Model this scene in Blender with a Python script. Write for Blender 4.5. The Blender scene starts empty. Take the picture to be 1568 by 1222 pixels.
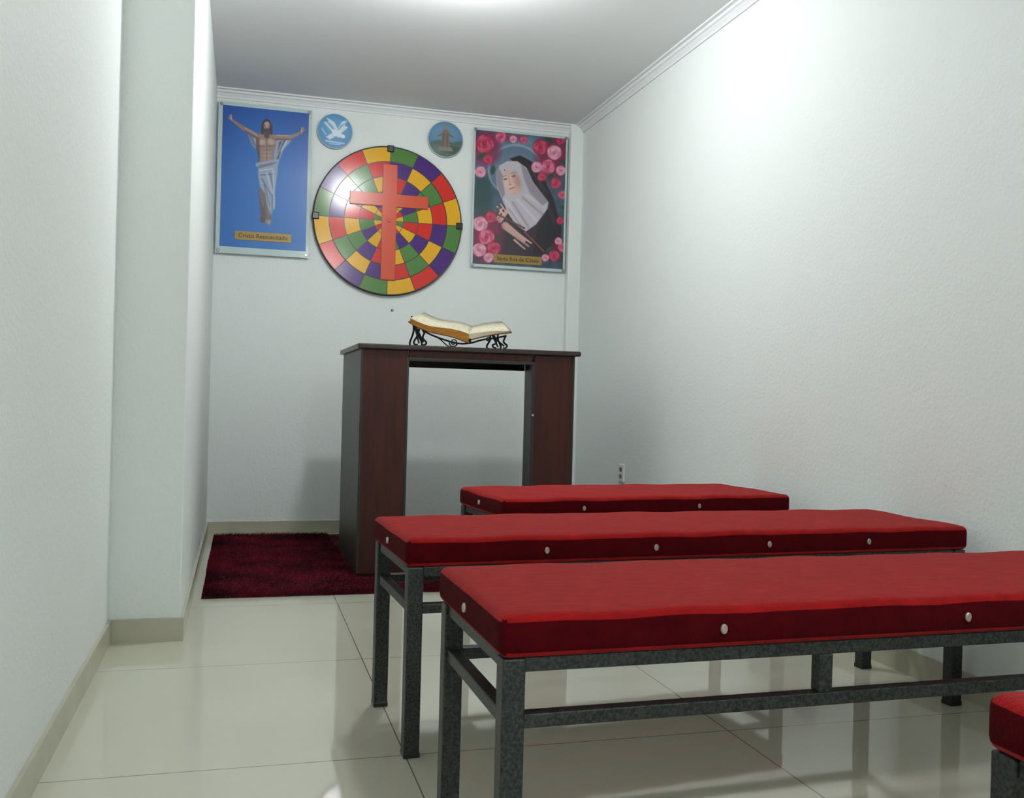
import bpy, bmesh, math, random
import numpy as np
from mathutils import Vector, Matrix
random.seed(4); rng=np.random.default_rng(4)
scn=bpy.context.scene
scn.view_settings.view_transform='Standard'
scn.view_settings.look='None'
# ------------------------------------------------------------------ dimensions
XL,XN,XR,YS,D,H=-0.176,-0.394,1.997,3.314,5.697,2.519
YF=-1.6
def lin(c): 
    c=np.asarray(c,float)/255.; return np.where(c<=.04045,c/12.92,((c+.055)/1.055)**2.4)
def L4(c): return tuple(lin(c))+(1.,)
# ------------------------------------------------------------------ materials
def mat(name,col,rough=.5,metal=0.,spec=.5,noise=None,bump=None,coat=0.,sheen=0.):
    m=bpy.data.materials.new(name); m.use_nodes=True; nt=m.node_tree; b=nt.nodes['Principled BSDF']
    b.inputs['Base Color'].default_value=L4(col); b.inputs['Roughness'].default_value=rough
    b.inputs['Metallic'].default_value=metal; b.inputs['Specular IOR Level'].default_value=spec
    b.inputs['Coat Weight'].default_value=coat; b.inputs['Coat Roughness'].default_value=.08
    b.inputs['Sheen Weight'].default_value=sheen
    tc=nt.nodes.new('ShaderNodeTexCoord')
    if noise:
        sc,col2,det=noise[:3]
        mp=nt.nodes.new('ShaderNodeMapping'); mp.inputs['Scale'].default_value=noise[3] if len(noise)>3 else (1,1,1)
        nt.links.new(tc.outputs['Object'],mp.inputs[0])
        n=nt.nodes.new('ShaderNodeTexNoise'); n.inputs['Scale'].default_value=sc; n.inputs['Detail'].default_value=det
        nt.links.new(mp.outputs[0],n.inputs['Vector'])
        r=nt.nodes.new('ShaderNodeValToRGB'); r.color_ramp.elements[0].position=.35; r.color_ramp.elements[1].position=.65
        r.color_ramp.elements[0].color=L4(col); r.color_ramp.elements[1].color=L4(col2)
        nt.links.new(n.outputs['Fac'],r.inputs[0]); nt.links.new(r.outputs[0],b.inputs['Base Color'])
    if bump:
        sc,st,dist=bump
        n=nt.nodes.new('ShaderNodeTexNoise'); n.inputs['Scale'].default_value=sc; n.inputs['Detail'].default_value=3
        nt.links.new(tc.outputs['Object'],n.inputs['Vector'])
        bp=nt.nodes.new('ShaderNodeBump'); bp.inputs['Strength'].default_value=st; bp.inputs['Distance'].default_value=dist
        nt.links.new(n.outputs['Fac'],bp.inputs['Height']); nt.links.new(bp.outputs[0],b.inputs['Normal'])
    return m
M_wall=mat('wall_paint_textured',(231,237,234),.6,spec=.25,bump=(80,.42,.005))
M_ceil=mat('ceiling_paint',(228,230,231),.8,spec=.2,bump=(20,.1,.002))
M_trim=mat('cornice_plaster',(228,231,232),.7,spec=.2)
M_base=mat('baseboard_tile',(178,176,156),.25,noise=(6,(186,184,164),3))
M_metal=mat('bench_metal',(22,25,25),.45,metal=.3,noise=(190,(60,64,62),5),bump=(220,.3,.002))
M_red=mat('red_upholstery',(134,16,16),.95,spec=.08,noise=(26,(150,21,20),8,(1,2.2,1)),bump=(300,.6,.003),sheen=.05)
M_red_shaded=mat('red_upholstery_shaded',(62,3,9),.95,spec=.06,noise=(26,(72,4,10),8,(1,1,1)),bump=(300,.6,.003),sheen=.01)  # same red fabric, darkened so the cushion sides carry painted-in shade
M_stud=mat('upholstery_stud',(190,174,166),.25,metal=.5)
M_wood=mat('mahogany_laminate',(46,17,12),.5,spec=.3,noise=(3.2,(64,26,17),7,(14,14,1.2)))
M_wood_top=mat('mahogany_top',(50,24,20),.35,spec=.4,noise=(3.5,(66,33,26),6,(1.2,12,8)))
M_dark=mat('dark_edge_laminate',(34,33,32),.4,spec=.4,noise=(4,(45,42,40),5,(10,10,1)))
M_iron=mat('wrought_iron',(16,15,15),.4,metal=.6)
M_page=mat('bible_pages',(206,200,174),.7,noise=(60,(188,182,158),4))
M_gold=mat('gilt_page_edge',(182,130,48),.35,metal=.35,noise=(30,(150,98,32),5,(1,1,8)))
M_acr=mat('acrylic_panel',(188,208,208),.08,spec=.6)
M_black=mat('black_plastic',(14,14,14),.3)
M_steel=mat('steel_bolt',(170,172,172),.25,metal=.9)
M_white=mat('white_plastic',(226,228,226),.35)
M_slot=mat('socket_slot',(90,90,92),.5)
M_plate=mat('bronze_label',(150,124,62),.4,metal=.2)
M_ink=mat('label_ink',(40,28,12),.6)
# floor
def floor_mat():
    m=bpy.data.materials.new('porcelain_floor_tile'); m.use_nodes=True; nt=m.node_tree; b=nt.nodes['Principled BSDF']
    g=nt.nodes.new('ShaderNodeNewGeometry'); s=nt.nodes.new('ShaderNodeSeparateXYZ'); nt.links.new(g.outputs['Position'],s.inputs[0])
    def line(out,off):
        def mth(op,a,bv=None):
            n=nt.nodes.new('ShaderNodeMath'); n.operation=op
            if isinstance(a,(int,float)): n.inputs[0].default_value=a
            else: nt.links.new(a,n.inputs[0])
            if bv is not None: n.inputs[1].default_value=bv
            return n.outputs[0]
        a=mth('ADD',out,-off+8.15+.4075); a=mth('MODULO',a,.815); a=mth('SUBTRACT',a,.4075); a=mth('ABSOLUTE',a)
        return mth('LESS_THAN',a,.0016)
    lx=line(s.outputs[0],.377); ly=line(s.outputs[1],2.985)
    mx=nt.nodes.new('ShaderNodeMath'); mx.operation='MAXIMUM'; nt.links.new(lx,mx.inputs[0]); nt.links.new(ly,mx.inputs[1])
    n=nt.nodes.new('ShaderNodeTexNoise'); n.inputs['Scale'].default_value=3; n.inputs['Detail'].default_value=8
    nt.links.new(g.outputs['Position'],n.inputs['Vector'])
    r=nt.nodes.new('ShaderNodeValToRGB'); r.color_ramp.elements[0].color=L4((202,201,180)); r.color_ramp.elements[1].color=L4((210,209,190))
    nt.links.new(n.outputs['Fac'],r.inputs[0])
    mix=nt.nodes.new('ShaderNodeMix'); mix.data_type='RGBA'
    nt.links.new(mx.outputs[0],mix.inputs[0]); nt.links.new(r.outputs[0],mix.inputs[6]); mix.inputs[7].default_value=L4((120,120,104))
    nt.links.new(mix.outputs[2],b.inputs['Base Color'])
    b.inputs['Roughness'].default_value=.05; b.inputs['Specular IOR Level'].default_value=1.0
    b.inputs['Coat Weight'].default_value=.5; b.inputs['Coat Roughness'].default_value=.04
    return m
M_floor=floor_mat()
# ------------------------------------------------------------------ mesh helpers
def new_obj(name,me,parent=None):
    o=bpy.data.objects.new(name,me); scn.collection.objects.link(o)
    if parent: o.parent=parent
    return o
def empty(name,loc=(0,0,0),rz=0):
    e=bpy.data.objects.new(name,None); e.empty_display_size=.1; e.location=loc; e.rotation_euler=(0,0,rz); scn.collection.objects.link(e); return e
def box(name,x0,x1,y0,y1,z0,z1,m,parent=None,bev=0.,seg=2):
    bm=bmesh.new(); bmesh.ops.create_cube(bm,size=1)
    for v in bm.verts: v.co=Vector((x0+(v.co.x+.5)*(x1-x0),y0+(v.co.y+.5)*(y1-y0),z0+(v.co.z+.5)*(z1-z0)))
    if bev: bmesh.ops.bevel(bm,geom=bm.edges[:],offset=bev,segments=seg,affect='EDGES',profile=.5)
    me=bpy.data.meshes.new(name); bm.to_mesh(me); bm.free(); me.materials.append(m)
    return new_obj(name,me,parent)
def cyl(name,c,r,h,axis,m,parent=None,seg=24,sx=1,sz=1):
    bm=bmesh.new(); bmesh.ops.create_cone(bm,cap_ends=True,segments=seg,radius1=r,radius2=r,depth=h)
    bmesh.ops.bevel(bm,geom=[e for e in bm.edges if len(e.link_faces)==2 and any(len(f.verts)>4 for f in e.link_faces)],offset=min(r,h)*.2,segments=2,affect='EDGES')
    if axis=='Y': R=Matrix.Rotation(math.pi/2,4,'X')
    elif axis=='X': R=Matrix.Rotation(math.pi/2,4,'Y')
    else: R=Matrix.Identity(4)
    bmesh.ops.transform(bm,matrix=Matrix.Translation(c)@Matrix.Diagonal((sx,1,sz,1))@R,verts=bm.verts)
    me=bpy.data.meshes.new(name); bm.to_mesh(me); bm.free(); me.materials.append(m)
    for p in me.polygons: p.use_smooth=len(p.vertices)==4
    return new_obj(name,me,parent)
def tube(name,pts,r,m,parent=None,cyc=False):
    cu=bpy.data.curves.new(name,'CURVE'); cu.dimensions='3D'; cu.bevel_depth=r; cu.bevel_resolution=3; cu.use_fill_caps=True
    sp=cu.splines.new('POLY'); sp.points.add(len(pts)-1)
    for i,p in enumerate(pts): sp.points[i].co=(*p,1)
    sp.use_cyclic_u=cyc; cu.materials.append(m)
    o=new_obj(name,cu,parent)
    dg=bpy.context.evaluated_depsgraph_get(); me=bpy.data.meshes.new_from_object(o.evaluated_get(dg))
    for p in me.polygons: p.use_smooth=True
    bpy.data.objects.remove(o); 
    if not me.materials: me.materials.append(m)
    return new_obj(name,me,parent)
def crv(pts,n=10):
    P=[Vector(p) for p in pts]; P=[P[0]*2-P[1]]+P+[P[-1]*2-P[-2]]; o=[]
    for i in range(1,len(P)-2):
        for k in range(n):
            t=k/n; a,b,c,d=P[i-1],P[i],P[i+1],P[i+2]
            o.append(.5*((2*b)+(c-a)*t+(2*a-5*b+4*c-d)*t*t+(3*b-a-3*c+d)*t**3))
    o.append(P[-2]); return o
# ------------------------------------------------------------------ room
T=.12
box('floor',XN-T,XR+T,YF-T,D+T,-.1,0,M_floor)
box('ceiling',XN-T,XR+T,YF-T,D+T,H,H+.1,M_ceil)
box('wall_back',XN-T,XR+T,D,D+T,0,H,M_wall)
box('wall_right',XR,XR+T,YF-T,D,0,H,M_wall)
box('wall_left',XN-T,XN,YF-T,YS,0,H,M_wall)
box('wall_left_pillar',XN-T,XL,YS,D,0,H,M_wall,bev=.004)
box('wall_front',XN-T,XR+T,YF-T,YF,0,H,M_wall)
box('wall_corner_chase',1.917,XR+.01,D-.055,D+.01,0,H,M_wall,bev=.004)
b=.075;bt=.010
box('baseboard_left',XN,XN+bt,YF,YS-bt,0,b,M_base)
box('baseboard_pillar',XN,XL+bt,YS-bt,YS,0,b,M_base)
box('baseboard_left_inner',XL,XL+bt,YS,D,0,b,M_base)
box('baseboard_back',XL+bt,1.917,D-bt,D,0,b,M_base)
box('baseboard_right',XR-bt,XR,YF,D-.055,0,b,M_base)
def cornice(name,axis,a0,a1,c,sign):
    prof=[(0,0),(0,-.05),(.008,-.05),(.010,-.040),(.022,-.024),(.030,-.020),(.034,-.010),(.05,-.008),(.05,0)]
    bm=bmesh.new(); rows=[]
    for a in (a0,a1):
        row=[]
        for p,z in prof:
            row.append(bm.verts.new((c+sign*p,a,H+z) if axis=='Y' else (a,c+sign*p,H+z)))
        rows.append(row)
    n=len(prof)
    for i in range(n): bm.faces.new((rows[0][i],rows[0][(i+1)%n],rows[1][(i+1)%n],rows[1][i]))
    bm.faces.new(rows[0]); bm.faces.new(rows[1][::-1])
    bmesh.ops.recalc_face_normals(bm,faces=bm.faces)
    me=bpy.data.meshes.new(name); bm.to_mesh(me); bm.free(); me.materials.append(M_trim); new_obj(name,me)
cornice('trim_cornice_right','Y',YF,D-.055,XR,-1)
cornice('trim_cornice_back','X',XL,1.917,D,-1)
so=empty('wall_socket',(XR,4.87,.426))
box('cover_plate',-.010,0,-.037,.037,-.047,.047,M_white,so,bev=.003)
box('slot_top',-.0125,-.009,-.014,.014,.008,.030,M_slot,so,bev=.001)
box('slot_bottom',-.0125,-.009,-.014,.014,-.030,-.008,M_slot,so,bev=.001)
an=empty('wall_anchor',(.845,D,1.318)); cyl('plug',(0,-.002,0),.008,.006,'Y',M_slot,an); cyl('screw',(0,-.005,0),.004,.006,'Y',M_steel,an)
# ceiling lamps: plastic rose, neck and opal globe that really emits
def lamp(x,y,watts,r=.07):
    e=empty('ceiling_lamp',(x,y,H))
    m=bpy.data.materials.new('opal_globe'); m.use_nodes=True; bb=m.node_tree.nodes['Principled BSDF']
    bb.inputs['Base Color'].default_value=(.8,.8,.8,1)
    bb.inputs['Emission Color'].default_value=(.975,.99,1,1); bb.inputs['Emission Strength'].default_value=watts/(4*math.pi*r*r*math.pi)
    cyl('ceiling_rose',(0,0,-.012),.055,.024,'Z',M_white,e,40); cyl('neck',(0,0,-.030),.028,.03,'Z',M_white,e,32)
    bm=bmesh.new(); bmesh.ops.create_icosphere(bm,subdivisions=3,radius=r)
    for v in bm.verts: v.co.z-=.040+r
    me=bpy.data.meshes.new('globe'); bm.to_mesh(me); bm.free(); me.materials.append(m)
    for p in me.polygons: p.use_smooth=True
    new_obj('globe',me,e)
lamp(.76,3.57,48); lamp(.95,-.55,52,.10)
# ------------------------------------------------------------------ painting helpers (print artwork as vertex colours)
class Paint:
    def __init__(s,X,Y,base): s.X,s.Y=X,Y; s.c=np.ones(X.shape+(3,))*np.array(base,float)
    def blend(s,a,col):
        a=np.clip(a,0,1)[...,None]; s.c=s.c*(1-a)+np.asarray(col,float)*a
    def ell(s,cx,cy,rx,ry,col,rot=0,soft=.8,al=1):
        c,q=math.cos(rot),math.sin(rot); x=s.X-cx;y=s.Y-cy; u=(x*c+y*q)/rx; v=(-x*q+y*c)/ry
        d=(1-np.sqrt(u*u+v*v))*min(rx,ry); s.blend((d/soft+.5).clip(0,1)*al,col)
    def cap(s,x0,y0,x1,y1,r0,r1,col,soft=.8,al=1):
        dx,dy=x1-x0,y1-y0; t=(((s.X-x0)*dx+(s.Y-y0)*dy)/(dx*dx+dy*dy+1e-9)).clip(0,1)
        d=(r0+(r1-r0)*t)-np.hypot(s.X-x0-t*dx,s.Y-y0-t*dy); s.blend((d/soft+.5).clip(0,1)*al,col)
    def poly(s,pts,col,al=1,soft=.9):
        ins=np.zeros(s.X.shape,bool); dm=np.full(s.X.shape,1e9); n=len(pts)
        for i in range(n):
            x0,y0=pts[i];x1,y1=pts[(i+1)%n]
            if y0!=y1:
                cnd=((y0>s.Y)!=(y1>s.Y))&(s.X<(x1-x0)*(s.Y-y0)/(y1-y0)+x0); ins^=cnd
            dx,dy=x1-x0,y1-y0; t=(((s.X-x0)*dx+(s.Y-y0)*dy)/(dx*dx+dy*dy+1e-9)).clip(0,1)
            dm=np.minimum(dm,np.hypot(s.X-x0-t*dx,s.Y-y0-t*dy))
        s.blend((np.where(ins,dm,-dm)/soft+.5).clip(0,1)*al,col)
    def rose(s,cx,cy,r,h=0):
        dk,md,lt=[((130,16,50),(192,40,80),(222,96,128)),((184,84,120),(222,142,168),(242,198,210)),((146,26,66),(208,74,114),(236,148,174))][h%3]
        dk,md,lt=map(np.array,(dk,md,lt)); g=np.random.default_rng(int(cx*7+cy*3))
        s.ell(cx,cy,r*.98,r*.94,dk,soft=1.5)
        for ring,(rr,pr,n) in enumerate([(.50,.52,6),(.34,.42,5),(.18,.30,4)]):
            ph=g.random()*6
            for i in range(n):
                a=ph+i*2*math.pi/n; px,py=cx+rr*r*math.cos(a),cy+rr*r*math.sin(a)
                s.ell(px,py,pr*r*.8,pr*r,dk,rot=a,soft=1.2,al=.7)
                s.ell(px+.06*r*math.cos(a),py+.06*r*math.sin(a),pr*r*.72,pr*r*.92,lt if (i+ring)%2 else md,rot=a,soft=2.0,al=.85)
                s.ell(px-.10*r*math.cos(a),py-.10*r*math.sin(a),pr*r*.6,pr*r*.75,md,rot=a,soft=3,al=.8)
        s.ell(cx,cy,r*.2,r*.2,dk,soft=1.5); s.ell(cx+.4,cy-.4,r*.1,r*.1,md,soft=1)
def vc_mat(name,rough=.12,coat=.4):
    m=bpy.data.materials.new(name); m.use_nodes=True; nt=m.node_tree; b=nt.nodes['Principled BSDF']
    a=nt.nodes.new('ShaderNodeAttribute'); a.attribute_name='Col'
    mx=nt.nodes.new('ShaderNodeMix'); mx.data_type='RGBA'; mx.blend_type='MULTIPLY'; mx.inputs[0].default_value=1; mx.inputs[7].default_value=(.92,.92,.92,1)
    nt.links.new(a.outputs['Color'],mx.inputs[6]); nt.links.new(mx.outputs[2],b.inputs['Base Color'])
    b.inputs['Roughness'].default_value=rough; b.inputs['Coat Weight'].default_value=coat; b.inputs['Coat Roughness'].default_value=.05
    return m
M_print=vc_mat('printed_artwork',.35,.2)
def grid_print(name,x0,x1,z0,z1,y,nx,nz,fn,parent,circ=False):
    u=np.linspace(0,1,nx);v=np.linspace(0,1,nz)
    if circ:
        R,TH=np.meshgrid(np.linspace(0,1,nx),np.linspace(0,2*np.pi,nz,endpoint=True),indexing='xy')
        U=.5+.5*R*np.cos(TH);V=.5-.5*R*np.sin(TH)
    else: U,V=np.meshgrid(u,v)
    col=lin(np.clip(fn(U,V),0,255))
    co=np.stack([x0+(x1-x0)*U,np.full(U.shape,y),z1-(z1-z0)*V],-1).reshape(-1,3)
    idx=np.arange(nx*nz).reshape(nz,nx)
    if circ: f=np.stack([idx[:-1,:-1],idx[1:,:-1],idx[1:,1:],idx[:-1,1:]],-1)[...,::-1].reshape(-1,4)
    else: f=np.stack([idx[1:,:-1],idx[1:,1:],idx[:-1,1:],idx[:-1,:-1]],-1).reshape(-1,4)
    me=bpy.data.meshes.new(name); me.from_pydata(co.tolist(),[],f.tolist()); 
    at=me.color_attributes.new('Col','FLOAT_COLOR','POINT')
    at.data.foreach_set('color',np.concatenate([col.reshape(-1,3),np.ones((nx*nz,1))],1).astype('f').ravel())
    me.materials.append(M_print); return new_obj(name,me,parent)
def text(name,s,loc,size,m,parent):
    cu=bpy.data.curves.new(name,'FONT'); cu.body=s; cu.size=size; cu.align_x='CENTER'; cu.align_y='CENTER'; cu.extrude=.0004
    o=new_obj(name,cu); bpy.context.view_layer.update()
    me=bpy.data.meshes.new_from_object(o.evaluated_get(bpy.context.evaluated_depsgraph_get())); bpy.data.objects.remove(o)
    me.transform(Matrix.Translation(loc)@Matrix.Rotation(math.pi/2,4,'X'))
    me.materials.clear(); me.materials.append(m); return new_obj(name,me,parent)
# --- poster of the risen Christ (bronze-like statue photographed against the sky)
def p1(U,V):
    X=343+130.5*U-6.8*V; Y=162+218*V+11*U*(1-.25*V)
    base=np.array([16,76,164])*(1-V[...,None])+np.array([12,106,188])*V[...,None]
    P=Paint(X,Y,(0,0,0)); P.c=base.copy()
    P.ell(405,270,60,95,(26,124,204),soft=60,al=.55)
    robe=(146,162,186);rsh=(76,84,108);rhi=(204,216,230);sk=(148,122,112);sks=(78,58,56);skh=(202,180,166)
    P.ell(402,338,4.2,6,sks,rot=.2);P.ell(410,341,4.2,6.5,sk,rot=-.2);P.cap(410,338,411,344,1.2,1,skh,al=.7)
    P.cap(402,295,402,334,6.5,3.6,(82,72,76),soft=1.5);P.cap(411,295,410,336,6.5,3.8,(108,96,96),soft=1.5);P.cap(412,300,411,330,1.6,1,(152,142,140),al=.6,soft=3)
    P.poly([(395,250),(424,246),(425,262),(421,290),(420,318),(415,332),(409,320),(405,300),(398,290),(395,272)],robe,soft=1.5)
    P.poly([(398,288),(406,300),(404,322),(399,312),(396,298)],(104,96,102),soft=2)
    for x,y,x2,y2,c in [(397,258,420,252,rsh),(397,263,421,259,rhi),(399,270,419,268,rsh),(401,276,414,300,rsh),(408,268,417,300,rhi),(413,266,420,302,rsh),(404,284,412,318,rsh),(418,262,419,322,rhi),(416,300,416,328,rsh)]: P.cap(x,y,x2,y2,1.0,.6,c,al=.75,soft=1.5)
    P.poly([(420,214),(436,207),(446,208),(445,217),(434,230),(428,245),(424,258),(418,262)],robe,soft=1.4)
    P.poly([(427,218),(438,213),(431,228),(426,246),(422,250)],rsh,soft=2);P.cap(442,211,430,232,1,.8,rhi,al=.8,soft=1.4);P.cap(434,212,424,240,.8,.8,rhi,al=.6,soft=1.4)
    P.poly([(378,201),(394,206),(397,220),(391,230),(386,224),(382,214)],(124,140,168),soft=1.4);P.cap(382,206,390,224,1,.7,rsh,al=.8,soft=1.5);P.cap(388,206,393,222,.8,.7,rhi,al=.7,soft=1.4)
    P.poly([(392,210),(400,206),(417,206),(424,210),(422,226),(418,238),(420,252),(396,256),(397,240),(393,226)],sk,soft=1.4)
    P.ell(401,219,6,4.5,skh,soft=4,al=.7);P.ell(415,218,6,4.5,skh,soft=4,al=.7);P.ell(408,240,7,10,skh,soft=8,al=.4)
    P.poly([(392,210),(397,214),(398,240),(396,256),(395,240),(392,226)],sks,al=.7,soft=2)
    P.cap(408,214,408,248,.6,.6,sks,al=.6,soft=1.5);P.cap(396,225,405,225,.6,.6,sks,al=.7,soft=1.5);P.cap(411,225,420,224,.6,.6,sks,al=.7,soft=1.5)
    for yy in (231,237,243): P.cap(402,yy,414,yy,.4,.4,sks,al=.5,soft=1.4)
    P.cap(394,254,424,247,3,2.5,robe,soft=1.4);P.cap(396,256,422,250,.7,.7,rsh,al=.8,soft=1.4)
    P.cap(396,211,375,199,4.6,3.3,sk,soft=1.3);P.cap(375,199,356,185,3.3,2.0,sk,soft=1.3);P.cap(396,214,375,202,1.2,1,sks,al=.7,soft=1.5);P.cap(393,208,376,197,.8,.8,skh,al=.7,soft=1.5)
    P.cap(356,185,352,178,2.2,1.0,sk);P.cap(356,185,350,182,1.4,.8,sk);P.cap(355,184,355,177,1.1,.7,skh)
    P.cap(420,211,443,211,4.6,3.3,sk,soft=1.3);P.cap(443,211,461,203,3.3,2.1,sk,soft=1.3);P.cap(422,214,443,214,1.2,1,sks,al=.7,soft=1.5);P.cap(424,208,443,208,.8,.8,skh,al=.7,soft=1.5)
    P.cap(461,203,465,195,2.2,1.1,sk);P.cap(462,202,468,198,1.3,.8,sk);P.cap(462,201,462,195,1,.7,skh)
    hair=(60,44,38)
    P.ell(408.5,192,7.0,9.2,hair,soft=1.2);P.cap(402.8,194,402,205,2.6,2,hair,soft=1.2);P.cap(414.6,194,415,205,2.6,2,hair,soft=1.2)
    P.cap(408.5,200,408.5,209,3.6,4,sks,soft=1.2)
    P.ell(408.5,193.5,4.7,6.8,sk,soft=1.2);P.ell(409,191,3.4,4,skh,soft=2,al=.8);P.ell(408.5,199.4,3.2,2.6,hair,soft=1.2,al=.8);P.ell(406.4,192.3,.9,.5,(60,44,38));P.ell(410.8,192.3,.9,.5,(60,44,38));P.cap(408.6,192,408.6,196,.5,.7,skh,al=.8)
    P.cap(407,198.2,410.2,198.2,.4,.4,(140,90,84))
    return P.c
pz0,pz1=1.592,2.445
po=empty('religious_poster',(0,D,0))
box('acrylic_panel',-.166,.350,-.026,-.020,pz0,pz1,M_acr,po,bev=.001)
grid_print('christ_print',-.143,.332,1.630,2.424,-.0265,230,380,p1,po)
box('label',-.062,.250,-.0295,-.0265,1.672,1.722,M_plate,po,bev=.001)
text('label_text','Cristo Ressuscitado',(.094,-.0300,1.697),.034,M_ink,po)
for i,(x,z) in enumerate([(-.150,pz1-.016),(.334,pz1-.016),(-.150,pz0+.016),(.334,pz0+.016)]): cyl('standoff_%d'%i,(x,-.016,z),.009,.030,'Y',M_steel,po)
# --- poster of the saint
def p2(U,V):
    X=727+140*U-7.5*V; Y=200+206*V+12.5*U*(1-.2*V)
    P=Paint(X,Y,(56,76,96))
    P.ell(790,300,80,110,(70,92,110),soft=40);P.ell(780,235,60,35,(110,136,160),soft=25,al=.8)
    n=np.sin(X*.22+Y*.1)*np.cos(Y*.19-X*.07); P.c+= (n*10)[...,None]
    P.ell(736,300,16,34,(34,70,74),soft=10,al=.9)
    P.ell(787,262,43,41,(144,166,184),al=.8,soft=2);P.ell(787,263,40,38,(92,116,140),al=.95,soft=2);P.ell(787,262,32,30,(108,130,152),al=.6,soft=10)
    dk=(28,20,30)
    P.poly([(768,318),(745,345),(738,372),(742,400),(860,404),(858,350),(846,315),(826,272),(800,250),(792,262)],(50,36,50),soft=2)
    P.poly([(778,244),(794,239),(812,248),(830,272),(846,306),(858,352),(852,392),(812,392),(818,360),(838,318),(820,290),(800,262)],dk,soft=1.5)
    P.cap(822,275,848,345,1.5,2,(74,60,78),al=.6,soft=4);P.cap(812,262,836,296,1.5,1.5,(80,66,84),al=.6,soft=3)
    w=(198,192,200);ws=(150,140,156);wl=(222,218,220)
    P.poly([(757,266),(762,255),(774,248),(790,248),(804,258),(814,280),(838,312),(836,322),(818,346),(802,357),(786,346),(774,328),(766,308),(758,288)],w,soft=1.5)
    P.poly([(795,252),(806,262),(814,280),(837,310),(828,318),(808,296),(800,276)],ws,soft=3,al=.9)
    for a in [(782,312,806,350,1.4,1.6,ws),(790,308,818,340,1.4,1.6,wl),(797,304,828,330,1.2,1.4,ws),(772,308,792,342,1.2,1.4,wl),(777,322,797,352,.9,1,ws),(803,300,832,320,1,1.2,wl)]: P.cap(*a,al=.75,soft=3)
    P.poly([(757,266),(761,258),(768,272),(770,300),(766,306),(758,286)],ws,soft=2.5)
    P.ell(781,281,12.5,19.5,(214,178,166),rot=-.35,soft=2); P.ell(776,283,7,13,(232,202,190),rot=-.35,soft=6,al=.7)
    P.ell(790,278,5,13,(180,134,128),rot=-.35,soft=6,al=.6)
    P.ell(771,276,2.8,1.2,(120,80,74),rot=-.2,soft=1.2);P.ell(784,271,3,1.2,(120,80,74),rot=-.2,soft=1.2);P.cap(767,272.5,773,270,.4,.4,(150,110,98),soft=1.2);P.cap(780,266.5,788,265,.4,.4,(150,110,98),soft=1.2)
    P.cap(776.5,272,778,283,.7,1.2,(204,158,146),soft=2);P.cap(776,285,780,284,.5,.5,(170,110,104),soft=1.2);P.cap(777.5,291,785,288.5,.9,.7,(176,92,94),soft=1.4);P.ell(770,262,1,1,(150,20,30))
    P.cap(748,362,760,334,9,5,(74,52,64),soft=3);P.cap(762,340,774,324,3.6,2.8,(212,172,160),soft=1.4);P.cap(757,338,766,321,2,1.2,(216,178,166));P.cap(768,330,758,318,1.4,1,(222,188,176));P.cap(772,327,763,314,1.3,.9,(208,166,154))
    P.cap(742,322,800,352,1.3,1.3,(100,64,48),soft=1.4);P.cap(753,336,761,320,1.1,1.1,(100,64,48),soft=1.4)
    P.cap(770,348,798,370,6,4,(206,166,154),soft=2);P.cap(792,362,810,375,1.8,1.2,(212,172,160));P.cap(788,366,806,380,1.8,1.1,(196,152,140));P.cap(784,370,800,384,1.7,1,(204,162,150))
    P.cap(800,358,830,388,1.3,1.2,(140,60,70),soft=1.5)
    rs=[(740,222,15,0),(765,211,9,2),(733,265,9,1),(745,246,8,0),(800,215,6,2),(826,226,12,0),(848,234,12,1),(858,215,7,0),(838,256,12,2),(820,257,9,1),(828,272,7,0),(858,262,8,1),(850,282,9,0),(860,300,7,2),
        (732,345,12,1),(748,335,9,0),(741,365,13,2),(730,385,11,1),(752,383,11,0),(744,397,8,1),(846,395,9,0),(860,382,8,2),(832,398,6,1),(856,340,6,0),(853,372,6,1),(812,402,6,0),(784,214,6,1)]
    P.ell(845,240,26,34,(132,28,66),soft=14,al=.85);P.ell(740,368,26,38,(136,30,70),soft=14,al=.85);P.ell(740,228,24,26,(132,30,70),soft=12,al=.8);P.ell(856,388,16,16,(132,28,64),soft=8,al=.7);P.ell(770,210,30,8,(140,40,80),soft=6,al=.6)
    for cx,cy in [(735,240),(752,262),(840,215),(862,248),(842,270),(735,328),(760,368),(838,385),(862,320),(742,290),(730,312),(860,395)]:
        P.ell(cx,cy,7,3.4,(38,72,58),rot=cx*.7,soft=2)
    for r_ in rs: P.rose(*r_)
    return P.c
po2=empty('religious_poster',(0,D,0))
box('acrylic_panel',1.308,1.906,-.026,-.020,1.604,2.446,M_acr,po2,bev=.001)
grid_print('saint_print',1.320,1.894,1.622,2.430,-.0265,280,390,p2,po2)
box('label',1.450,1.755,-.0295,-.0265,1.636,1.688,M_plate,po2,bev=.001)
text('label_text','Santa Rita de Cássia',(1.602,-.0300,1.662),.033,M_ink,po2)
for i,(x,z) in enumerate([(1.320,2.432),(1.894,2.432),(1.320,1.616),(1.894,1.616)]): cyl('standoff_%d'%i,(x,-.016,z),.009,.030,'Y',M_steel,po2)
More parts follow.
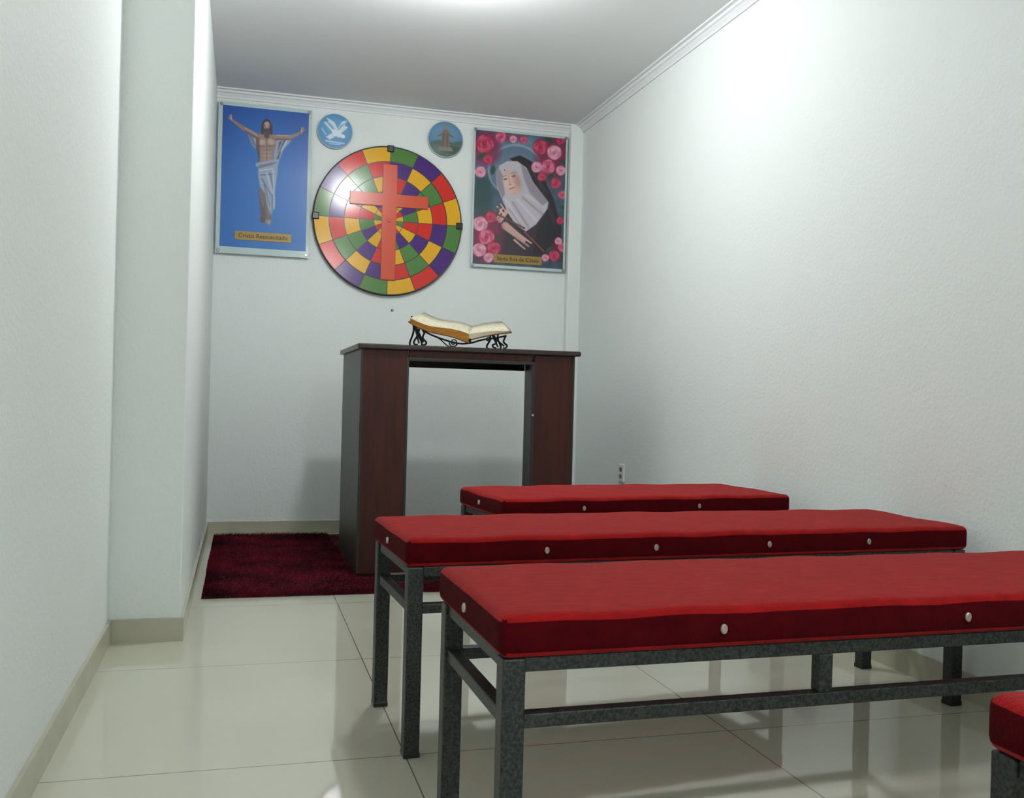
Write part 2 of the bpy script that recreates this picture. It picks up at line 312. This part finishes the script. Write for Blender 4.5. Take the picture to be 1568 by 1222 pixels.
# --- round plaques
def c1(U,V):
    P=Paint(U*52-26,V*52-26,(52,132,188)); P.ell(0,-6,22,16,(96,166,206),soft=14,al=.7)
    w=(222,232,240)
    P.poly([(-4,2),(-18,-12),(-10,-14),(-14,-20),(-2,-14),(4,-4)],w,.9);P.poly([(2,0),(10,-16),(18,-18),(14,-10),(20,-8),(10,2)],w,.9)
    P.ell(3,3,9,5,w,rot=.5);P.ell(12,7,3.4,3,w);P.poly([(-2,2),(-14,10),(-8,14),(2,7)],w,.9);P.poly([(15,7),(19,9),(15,9)],(190,150,60))
    P.cap(-14,16,14,18,1,1,w,al=.8);P.cap(-8,20,8,20,.8,.8,w,al=.7);P.cap(-20,-2,-14,6,1,1,w,al=.6)
    for k in range(4): P.cap(-15+2.6*k,-15+1.5*k,-4+k,-3,.5,.5,(80,150,196),al=.8);P.cap(15-2*k,-14+1.5*k,5,-3,.5,.5,(80,150,196),al=.8)
    return P.c
def c2(U,V):
    P=Paint(U*54-27,V*54-27,(78,132,172)); P.ell(0,-10,24,14,(112,152,182),soft=10,al=.8)
    P.poly([(-27,8),(-12,2),(10,4),(27,0),(27,27),(-27,27)],(86,106,98));P.ell(-12,16,10,6,(104,122,114),soft=4);P.ell(14,16,10,6,(66,90,78),soft=4)
    P.poly([(-7,12),(-6,-10),(-2,-16),(2,-16),(6,-10),(7,12)],(126,114,100));P.ell(0,-18,3,3.4,(150,136,120));P.cap(-5,-8,-12,-4,1.6,1.2,(120,108,94));P.cap(5,-8,12,-4,1.6,1.2,(120,108,94))
    P.cap(-3,-8,-4,12,.6,.6,(84,74,66));P.cap(2,-8,3,12,.6,.6,(90,78,70));P.poly([(-10,12),(10,12),(12,18),(-12,18)],(140,132,118))
    return P.c
for (cx,cz,r,fn,nm) in [(.483,2.339,.102,c1,'dove_print'),(1.136,2.355,.108,c2,'shrine_print')]:
    e=empty('round_wall_plaque',(cx,D,cz)); cyl('disc',(0,-.016,0),r,.012,'Y',M_acr,e,64)
    grid_print(nm,-r*.96,r*.96,-r*.96,r*.96,-.0225,48,120,fn,e,circ=True); cyl('spacer',(0,-.006,0),r*.3,.012,'Y',M_black,e)
# ------------------------------------------------------------------ stained-glass style wheel
wh=empty('stained_glass_wheel',(.807,D,1.840))
RW=.436
cyl('backing_disc',(0,-.022,0),RW,.016,'Y',M_black,wh,128)
RO=.16
cols={'Y':mat('wheel_yellow',(228,172,28),RO,spec=.35),'G':mat('wheel_green',(80,126,60),RO,spec=.35),'P':mat('wheel_purple',(74,38,118),RO,spec=.35),'R':mat('wheel_red',(208,46,35),RO,spec=.35)}
keys='YGPR'
ringpat=[(0,'YGPR'),(2,'YGRP'),(0,'YRPG'),(2,'YPGR'),(0,'YGYR')]
bm=bmesh.new()
for ri,(off,pat) in enumerate(ringpat):
    ro=RW*(1-.2*ri)*.992-.001; rin=RW*(.8-.2*ri)+.002 if ri<4 else .012
    for k in range(16):
        a0=math.radians(-22.5+22.5*k);a1=a0+math.radians(22.5); g_=.0018
        ch=pat[(k-off)%4]; n=6
        def pt(r,a,y): return bm.verts.new((r*math.sin(a),y,r*math.cos(a)))
        outer=[];inner=[]
        for j in range(n+1):
            t=j/n
            ao=a0+g_/ro+(a1-a0-2*g_/ro)*t; ai=a0+g_/rin+(a1-a0-2*g_/rin)*t
            outer.append((ro,ao));inner.append((rin,ai))
        y=-.0325
        fo=[pt(r,a,y) for r,a in outer];fi=[pt(r,a,y) for r,a in inner]
        bo=[pt(r,a,-.029) for r,a in outer];bi=[pt(r,a,-.029) for r,a in inner]
        fs=[]
        for j in range(n):
            fs.append(bm.faces.new((fo[j],fo[j+1],fi[j+1],fi[j])));fs.append(bm.faces.new((fo[j],bo[j],bo[j+1],fo[j+1])));fs.append(bm.faces.new((fi[j+1],bi[j+1],bi[j],fi[j])))
        fs.append(bm.faces.new((fo[0],fi[0],bi[0],bo[0])));fs.append(bm.faces.new((fo[n],bo[n],bi[n],fi[n])))
        for f in fs: f.material_index=keys.index(ch)
bmesh.ops.recalc_face_normals(bm,faces=bm.faces)
for f in bm.faces:
    if abs(f.normal.y)>.9 and f.normal.y>0: f.normal_flip()
me=bpy.data.meshes.new('glass_segments'); bm.to_mesh(me); bm.free()
for k in keys: me.materials.append(cols[k])
new_obj('glass_segments',me,wh)
M_cross=mat('cross_orange',(208,74,38),.25,spec=.35)
M_crossd=mat('cross_outline',(150,40,24),.3)
def slab(name,pts,y0,y1,m,parent):
    bm=bmesh.new(); a=[bm.verts.new((x,y0,z)) for x,z in pts]; b_=[bm.verts.new((x,y1,z)) for x,z in pts]; n=len(pts)
    bm.faces.new(a);bm.faces.new(b_[::-1])
    for i in range(n): bm.faces.new((a[i],b_[i],b_[(i+1)%n],a[(i+1)%n]))
    bmesh.ops.recalc_face_normals(bm,faces=bm.faces); me=bpy.data.meshes.new(name); bm.to_mesh(me); bm.free(); me.materials.append(m); return new_obj(name,me,parent)
def crosspts(w,t,bt_,hz,hh,hw): return [(-w,t),(w,t),(w,hz+hh),(hw,hz+hh),(hw,hz-hh),(w,hz-hh),(w,bt_),(-w,bt_),(-w,hz-hh),(-hw,hz-hh),(-hw,hz+hh),(-w,hz+hh)]
slab('cross_border',crosspts(.043,.330,-.350,.120,.038,.232),-.038,-.032,M_crossd,wh)
slab('cross',crosspts(.040,.327,-.347,.120,.035,.229),-.044,-.038,M_cross,wh)
cyl('hub',(0,-.046,0),.011,.008,'Y',M_cross,wh)
for i,a in enumerate((0,90,270)):
    a=math.radians(a); x,z=(RW-.012)*math.sin(a),(RW-.012)*math.cos(a)
    box('mount_clip_%d'%i,x-.020,x+.020,-.042,-.008,z-.020,z+.020,M_black,wh,bev=.005)
tube('rim',[(RW*math.cos(t),-.024,RW*math.sin(t)) for t in np.linspace(0,2*math.pi,97)[:-1]],.005,M_black,wh,True)
# ------------------------------------------------------------------ altar table
tb=empty('altar_table',(0,0,0)); y0,y1=4.250,5.03; zb0=.027
box('top',.484,1.512,y0-.018,y1+.018,1.018,1.041,M_wood_top,tb,bev=.003)
box('top_edge_band',.482,1.514,y0-.0195,y0-.016,1.022,1.037,M_dark,tb,bev=.001)
box('front_panel_left',.506,.708,y0,y0+.02,zb0,1.018,M_wood,tb,bev=.002)
box('front_panel_right',1.296,1.487,y0,y0+.02,zb0,1.018,M_wood,tb,bev=.002)
box('front_post_left',.700,.712,y0-.002,y0+.03,zb0,.985,M_dark,tb,bev=.002)
box('front_post_right',1.283,1.299,y0-.002,y0+.03,zb0,.985,M_dark,tb,bev=.002)
box('corner_post_left',.498,.510,y0-.003,y0+.02,zb0,1.018,M_dark,tb,bev=.002)
box('corner_post_right',1.480,1.491,y0-.003,y0+.02,zb0,1.018,M_dark,tb,bev=.002)
box('side_panel_left',.500,.518,y0+.02,y1,zb0,1.018,M_dark,tb,bev=.002)
box('side_panel_right',1.472,1.490,y0+.02,y1-.02,zb0,1.018,M_dark,tb,bev=.002)
box('apron_front',.712,1.283,y0,y0+.02,.984,1.018,M_wood,tb,bev=.002)
box('apron_rail',.706,1.290,y0-.003,y0+.022,.972,.986,M_dark,tb,bev=.002)
box('apron_back',.518,1.472,y1-.02,y1,.965,1.018,M_dark,tb,bev=.002)
cyl('hinge_screw',(1.291,y0-.003,.74),.006,.006,'Y',M_steel,tb)
# ------------------------------------------------------------------ bible on stand
bs=empty('open_bible_on_stand',(0,0,0)); ZT=1.0415
def loftbook(name,F0,F1,B0,B1,bul,thick0,thick1,mt,ms):
    n=14;bm=bmesh.new();rows=[]
    for j in range(n+1):
        t=j/n; f=Vector(F0).lerp(Vector(F1),t);bk=Vector(B0).lerp(Vector(B1),t)
        s=bul(t); f.z+=s;bk.z+=s; th=thick0+(thick1-thick0)*t
        fb=f-Vector((0,-.004,th));bb_=bk-Vector((0,0.004,th))
        mid=(f+bk)/2+Vector((0,0,.002))
        rows.append([bm.verts.new(v) for v in (f,mid,bk,bb_,fb)])
    for j in range(n):
        a,b_=rows[j],rows[j+1]
        for i in range(5):
            fc=bm.faces.new((a[i],a[(i+1)%5],b_[(i+1)%5],b_[i])); fc.material_index=0 if i<2 else 1; fc.smooth=i<2
    for r_ in (rows[0],rows[-1]): fc=bm.faces.new(r_); fc.material_index=1
    bmesh.ops.recalc_face_normals(bm,faces=bm.faces)
    me=bpy.data.meshes.new(name); bm.to_mesh(me); bm.free(); me.materials.append(mt); me.materials.append(ms); return new_obj(name,me,bs)
FL=(.722,4.31,1.166);FS=(.995,4.31,1.106);FR=(1.190,4.31,1.128)
BL=(.812,4.45,1.208);BS=(1.042,4.45,1.154);BR=(1.188,4.45,1.182)
bl=lambda t:-.006*math.sin(math.pi*t)-.007*math.sin(2*math.pi*t)
br=lambda t:.005*math.sin(math.pi*t)
loftbook('pages_left',FL,FS,BL,BS,bl,.016,.042,M_page,M_gold)
loftbook('pages_right',FS,FR,BS,BR,br,.026,.006,M_page,M_page)
M_cov=mat('bible_cover',(120,84,40),.5)
def off(p,dx,dz): return (p[0]+dx,p[1]+(-.004 if p[1]<4.4 else .004),p[2]+dz)
loftbook('cover_left',off(FL,-.010,-.016),off(FS,0,-.042),off(BL,-.01,-.016),off(BS,0,-.042),bl,.004,.004,M_cov,M_gold)
loftbook('cover_right',off(FS,0,-.028),off(FR,.008,-.006),off(BS,0,-.028),off(BR,.008,-.006),br,.004,.004,M_cov,M_cov)
ys=4.32
def spiral(cx,cz,r,turns,a0,y,n=40,sgn=1): return [(cx+r*(1-t/n*.85)*math.cos(a0+sgn*turns*2*math.pi*t/n),y,cz+r*(1-t/n*.85)*math.sin(a0+sgn*turns*2*math.pi*t/n)) for t in range(n+1)]
for k,y in enumerate((ys,ys+.11)):
    dz=.0 if k==0 else .045
    tube('rail_%d'%k,crv([(.770,y,1.128+dz),(.80,y,1.105+dz),(.86,y,1.082+dz),(.94,y,1.062+dz),(1.00,y,1.064+dz),(1.06,y,1.082+dz),(1.12,y,1.092+dz),(1.175,y,1.106+dz)]),.0042,M_iron,bs)
    for i,(x,zt) in enumerate([(.752,1.140),(.790,1.112),(1.120,1.095),(1.170,1.108)]):
        o=.012 if i%2==0 else -.012
        tube('leg_%d_%d'%(k,i),crv([(x-o*.3,y,zt+dz),(x+o*.6,y,(zt+dz)*.55+ZT*.45),(x-o*.8,y,ZT+.018),(x,y,ZT+.005),(x+o*.7,y,ZT+.008)]),.0045,M_iron,bs)
    tube('brace_left_%d'%k,[(.756,y,1.120+dz),(.786,y,ZT+.018)],.004,M_iron,bs)
    tube('brace_right_%d'%k,[(1.125,y,1.088+dz),(1.166,y,ZT+.016)],.004,M_iron,bs)
tube('scroll_0',spiral(.925,1.064,.021,1.8,math.pi*.9,ys-.004),.0028,M_iron,bs)
tube('scroll_1',crv([(.945,ys-.004,1.060),(.93,ys-.004,1.046),(.90,ys-.004,1.047),(.868,ys-.004,1.072),(.85,ys-.004,1.084)]),.0028,M_iron,bs)
tube('scroll_2',spiral(1.088,1.085,.012,1.3,0,ys-.004),.0026,M_iron,bs)
for i,x in enumerate((.79,1.12)): tube('cross_tie_%d'%i,[(x,ys,1.098),(x,ys+.11,1.143)],.004,M_iron,bs)
box('front_lip',.995,1.004,ys-.022,ys+.004,1.062,1.085,M_iron,bs,bev=.002)
# ------------------------------------------------------------------ shag rug
ru=empty('shag_rug',(0,0,0))
rx0,rx1,ry0,ry1=-.135,1.52,3.95,5.64
nx,ny=150,150
U,V=np.meshgrid(np.linspace(0,1,nx),np.linspace(0,1,ny))
Z=.008+.006*rng.random(U.shape); edge=np.minimum.reduce([U,1-U,V,1-V]); Z*=np.clip(edge*25,.15,1)
co=np.stack([rx0+(rx1-rx0)*U,ry0+(ry1-ry0)*V,Z],-1).reshape(-1,3); idx=np.arange(nx*ny).reshape(ny,nx)
f=np.stack([idx[:-1,:-1],idx[:-1,1:],idx[1:,1:],idx[1:,:-1]],-1).reshape(-1,4)
M_rug=mat('burgundy_shag',(48,5,17),.9,spec=.06,noise=(4.5,(94,12,31),6),sheen=.04)
me=bpy.data.meshes.new('pile_base'); me.from_pydata(co.tolist(),[],f.tolist()); me.materials.append(M_rug); new_obj('pile_base',me,ru)
N=110000
bx=rx0+(rx1-rx0)*rng.random(N);by=ry0+(ry1-ry0)*rng.random(N)
k=(bx>.49)&(by>4.24); bx=bx[~k];by=by[~k];N=len(bx)
th=rng.random(N)*2*np.pi;ln=.016+.010*rng.random(N);w=.0015
flow=1.5*np.sin(bx*5+1)+1.2*np.cos(by*4)
tx=bx+np.cos(th)*.006+np.cos(flow)*.012;ty=by+np.sin(th)*.006+np.sin(flow)*.012
tx=np.maximum(tx,XL+.013); ty=np.minimum(ty,D-.013)
px,py=np.cos(th+1.57)*w,np.sin(th+1.57)*w
v=np.zeros((N,3,3));v[:,0]=np.stack([bx-px,by-py,np.full(N,.003)],-1);v[:,1]=np.stack([bx+px,by+py,np.full(N,.003)],-1);v[:,2]=np.stack([tx,ty,ln],-1)
me=bpy.data.meshes.new('pile_tufts'); me.from_pydata(v.reshape(-1,3).tolist(),[],np.arange(3*N).reshape(-1,3).tolist()); me.materials.append(M_rug); new_obj('pile_tufts',me,ru)
# ------------------------------------------------------------------ benches
def bench(x,y,rz,Ln,W=.42,studs=(),endstud=True,mid=True):
    e=empty('upholstered_bench',(x,y,0),rz)
    zt,zb=.496,.431
    bm=bmesh.new(); bmesh.ops.create_cube(bm,size=1)
    for v in bm.verts: v.co=Vector(((v.co.x+.5)*Ln,(v.co.y+.5)*W,zb+(v.co.z+.5)*(zt-zb)))
    bmesh.ops.subdivide_edges(bm,edges=[q for q in bm.edges if abs(q.verts[0].co.x-q.verts[1].co.x)>.1],cuts=30,use_grid_fill=True)
    bmesh.ops.subdivide_edges(bm,edges=[q for q in bm.edges if abs(q.verts[0].co.y-q.verts[1].co.y)>.1],cuts=8,use_grid_fill=True)
    sharp=[q for q in bm.edges if len(q.link_faces)==2 and q.calc_face_angle()>1]
    bmesh.ops.bevel(bm,geom=sharp,offset=.016,segments=4,affect='EDGES',profile=.5)
    for v in bm.verts:
        if v.co.z>zt-.02:
            u=v.co.x/Ln;w_=v.co.y/W
            v.co.z+=.007*(max(0,math.sin(math.pi*min(1,max(0,u))))**.5*max(0,math.sin(math.pi*min(1,max(0,w_))))**.5)+.0018*math.sin(v.co.x*27+y*9)*math.sin(v.co.y*23+v.co.x*6)
    bmesh.ops.recalc_face_normals(bm,faces=bm.faces)
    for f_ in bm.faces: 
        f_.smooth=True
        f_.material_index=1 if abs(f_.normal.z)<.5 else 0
    me=bpy.data.meshes.new('cushion'); bm.to_mesh(me); bm.free(); me.materials.append(M_red); me.materials.append(M_red_shaded); new_obj('cushion',me,e)
    q=.036; i0=.006
    X0,X1,Y0,Y1=i0,Ln-i0,i0,W-i0
    for i,(a,b_) in enumerate([(X0,Y0),(X1-q,Y0),(X0,Y1-q),(X1-q,Y1-q)]):
        box('leg_%d'%i,a,a+q,b_,b_+q,.008,zb,M_metal,e,bev=.003); box('foot_cap_%d'%i,a-.001,a+q+.001,b_-.001,b_+q+.001,0,.012,M_black,e,bev=.002)
    for i,(ya) in enumerate((Y0+.006,Y1-q+.006)):
        box('top_rail_%d'%i,X0+q,X1-q,ya,ya+.024,zb-.022,zb,M_metal,e,bev=.002)
        box('stretcher_%d'%i,X0+q,X1-q,ya,ya+.024,.324,.346,M_metal,e,bev=.002)
        if mid: box('mid_post_%d'%i,Ln*.345,Ln*.345+.026,ya,ya+.024,.346,zb-.022,M_metal,e,bev=.002)
    for i,xa in enumerate((X0+.006,X1-q+.006)):
        box('side_rail_%d'%i,xa,xa+.024,Y0+q,Y1-q,zb-.022,zb,M_metal,e,bev=.002)
        box('side_stretcher_%d'%i,xa,xa+.024,Y0+q,Y1-q,.324,.346,M_metal,e,bev=.002)
    for i,s in enumerate(studs):
        cyl('stud_%d'%i,(s,-.002,.463),.0065,.007,'Y',M_stud,e,16,sx=.85,sz=1.25)
    if endstud: cyl('end_stud',(-.002,W*.5,.463),.0065,.007,'X',M_stud,e,16,sz=1.25)
    return e
bench(.805,2.945,math.radians(6.0),1.11,W=.44,studs=(.285,.725),mid=False)
bench(.364,2.140,math.radians(2.8),1.580,studs=(.335,.62,.94,1.245))
bench(.376,1.368,math.radians(1.0),1.600,W=.435,studs=(.366,.835,1.38))
bench(.831,.500,0,1.15,studs=(.2,.6,1.0))
# ------------------------------------------------------------------ world & camera
w=bpy.data.worlds.new('World'); scn.world=w; w.use_nodes=True; w.node_tree.nodes['Background'].inputs[0].default_value=(.8,.9,1,1); w.node_tree.nodes['Background'].inputs[1].default_value=.2
a,t,r,fpx=0.2732,-0.0016,0.0257,1475.46
F=Vector((math.sin(a)*math.cos(t),math.cos(a)*math.cos(t),math.sin(t)));R0=Vector((math.cos(a),-math.sin(a),0));U0=R0.cross(F)
R2=math.cos(r)*R0+math.sin(r)*U0;U2=math.cos(r)*U0-math.sin(r)*R0
cam=bpy.data.cameras.new('camera'); co_=bpy.data.objects.new('camera',cam); scn.collection.objects.link(co_)
m3=Matrix((R2,U2,-F)).transposed().to_4x4(); m3.translation=Vector((0,0,.82)); co_.matrix_world=m3
cam.sensor_fit='HORIZONTAL'; cam.sensor_width=36; cam.lens=36*fpx/1568; cam.clip_start=.02
scn.camera=co_
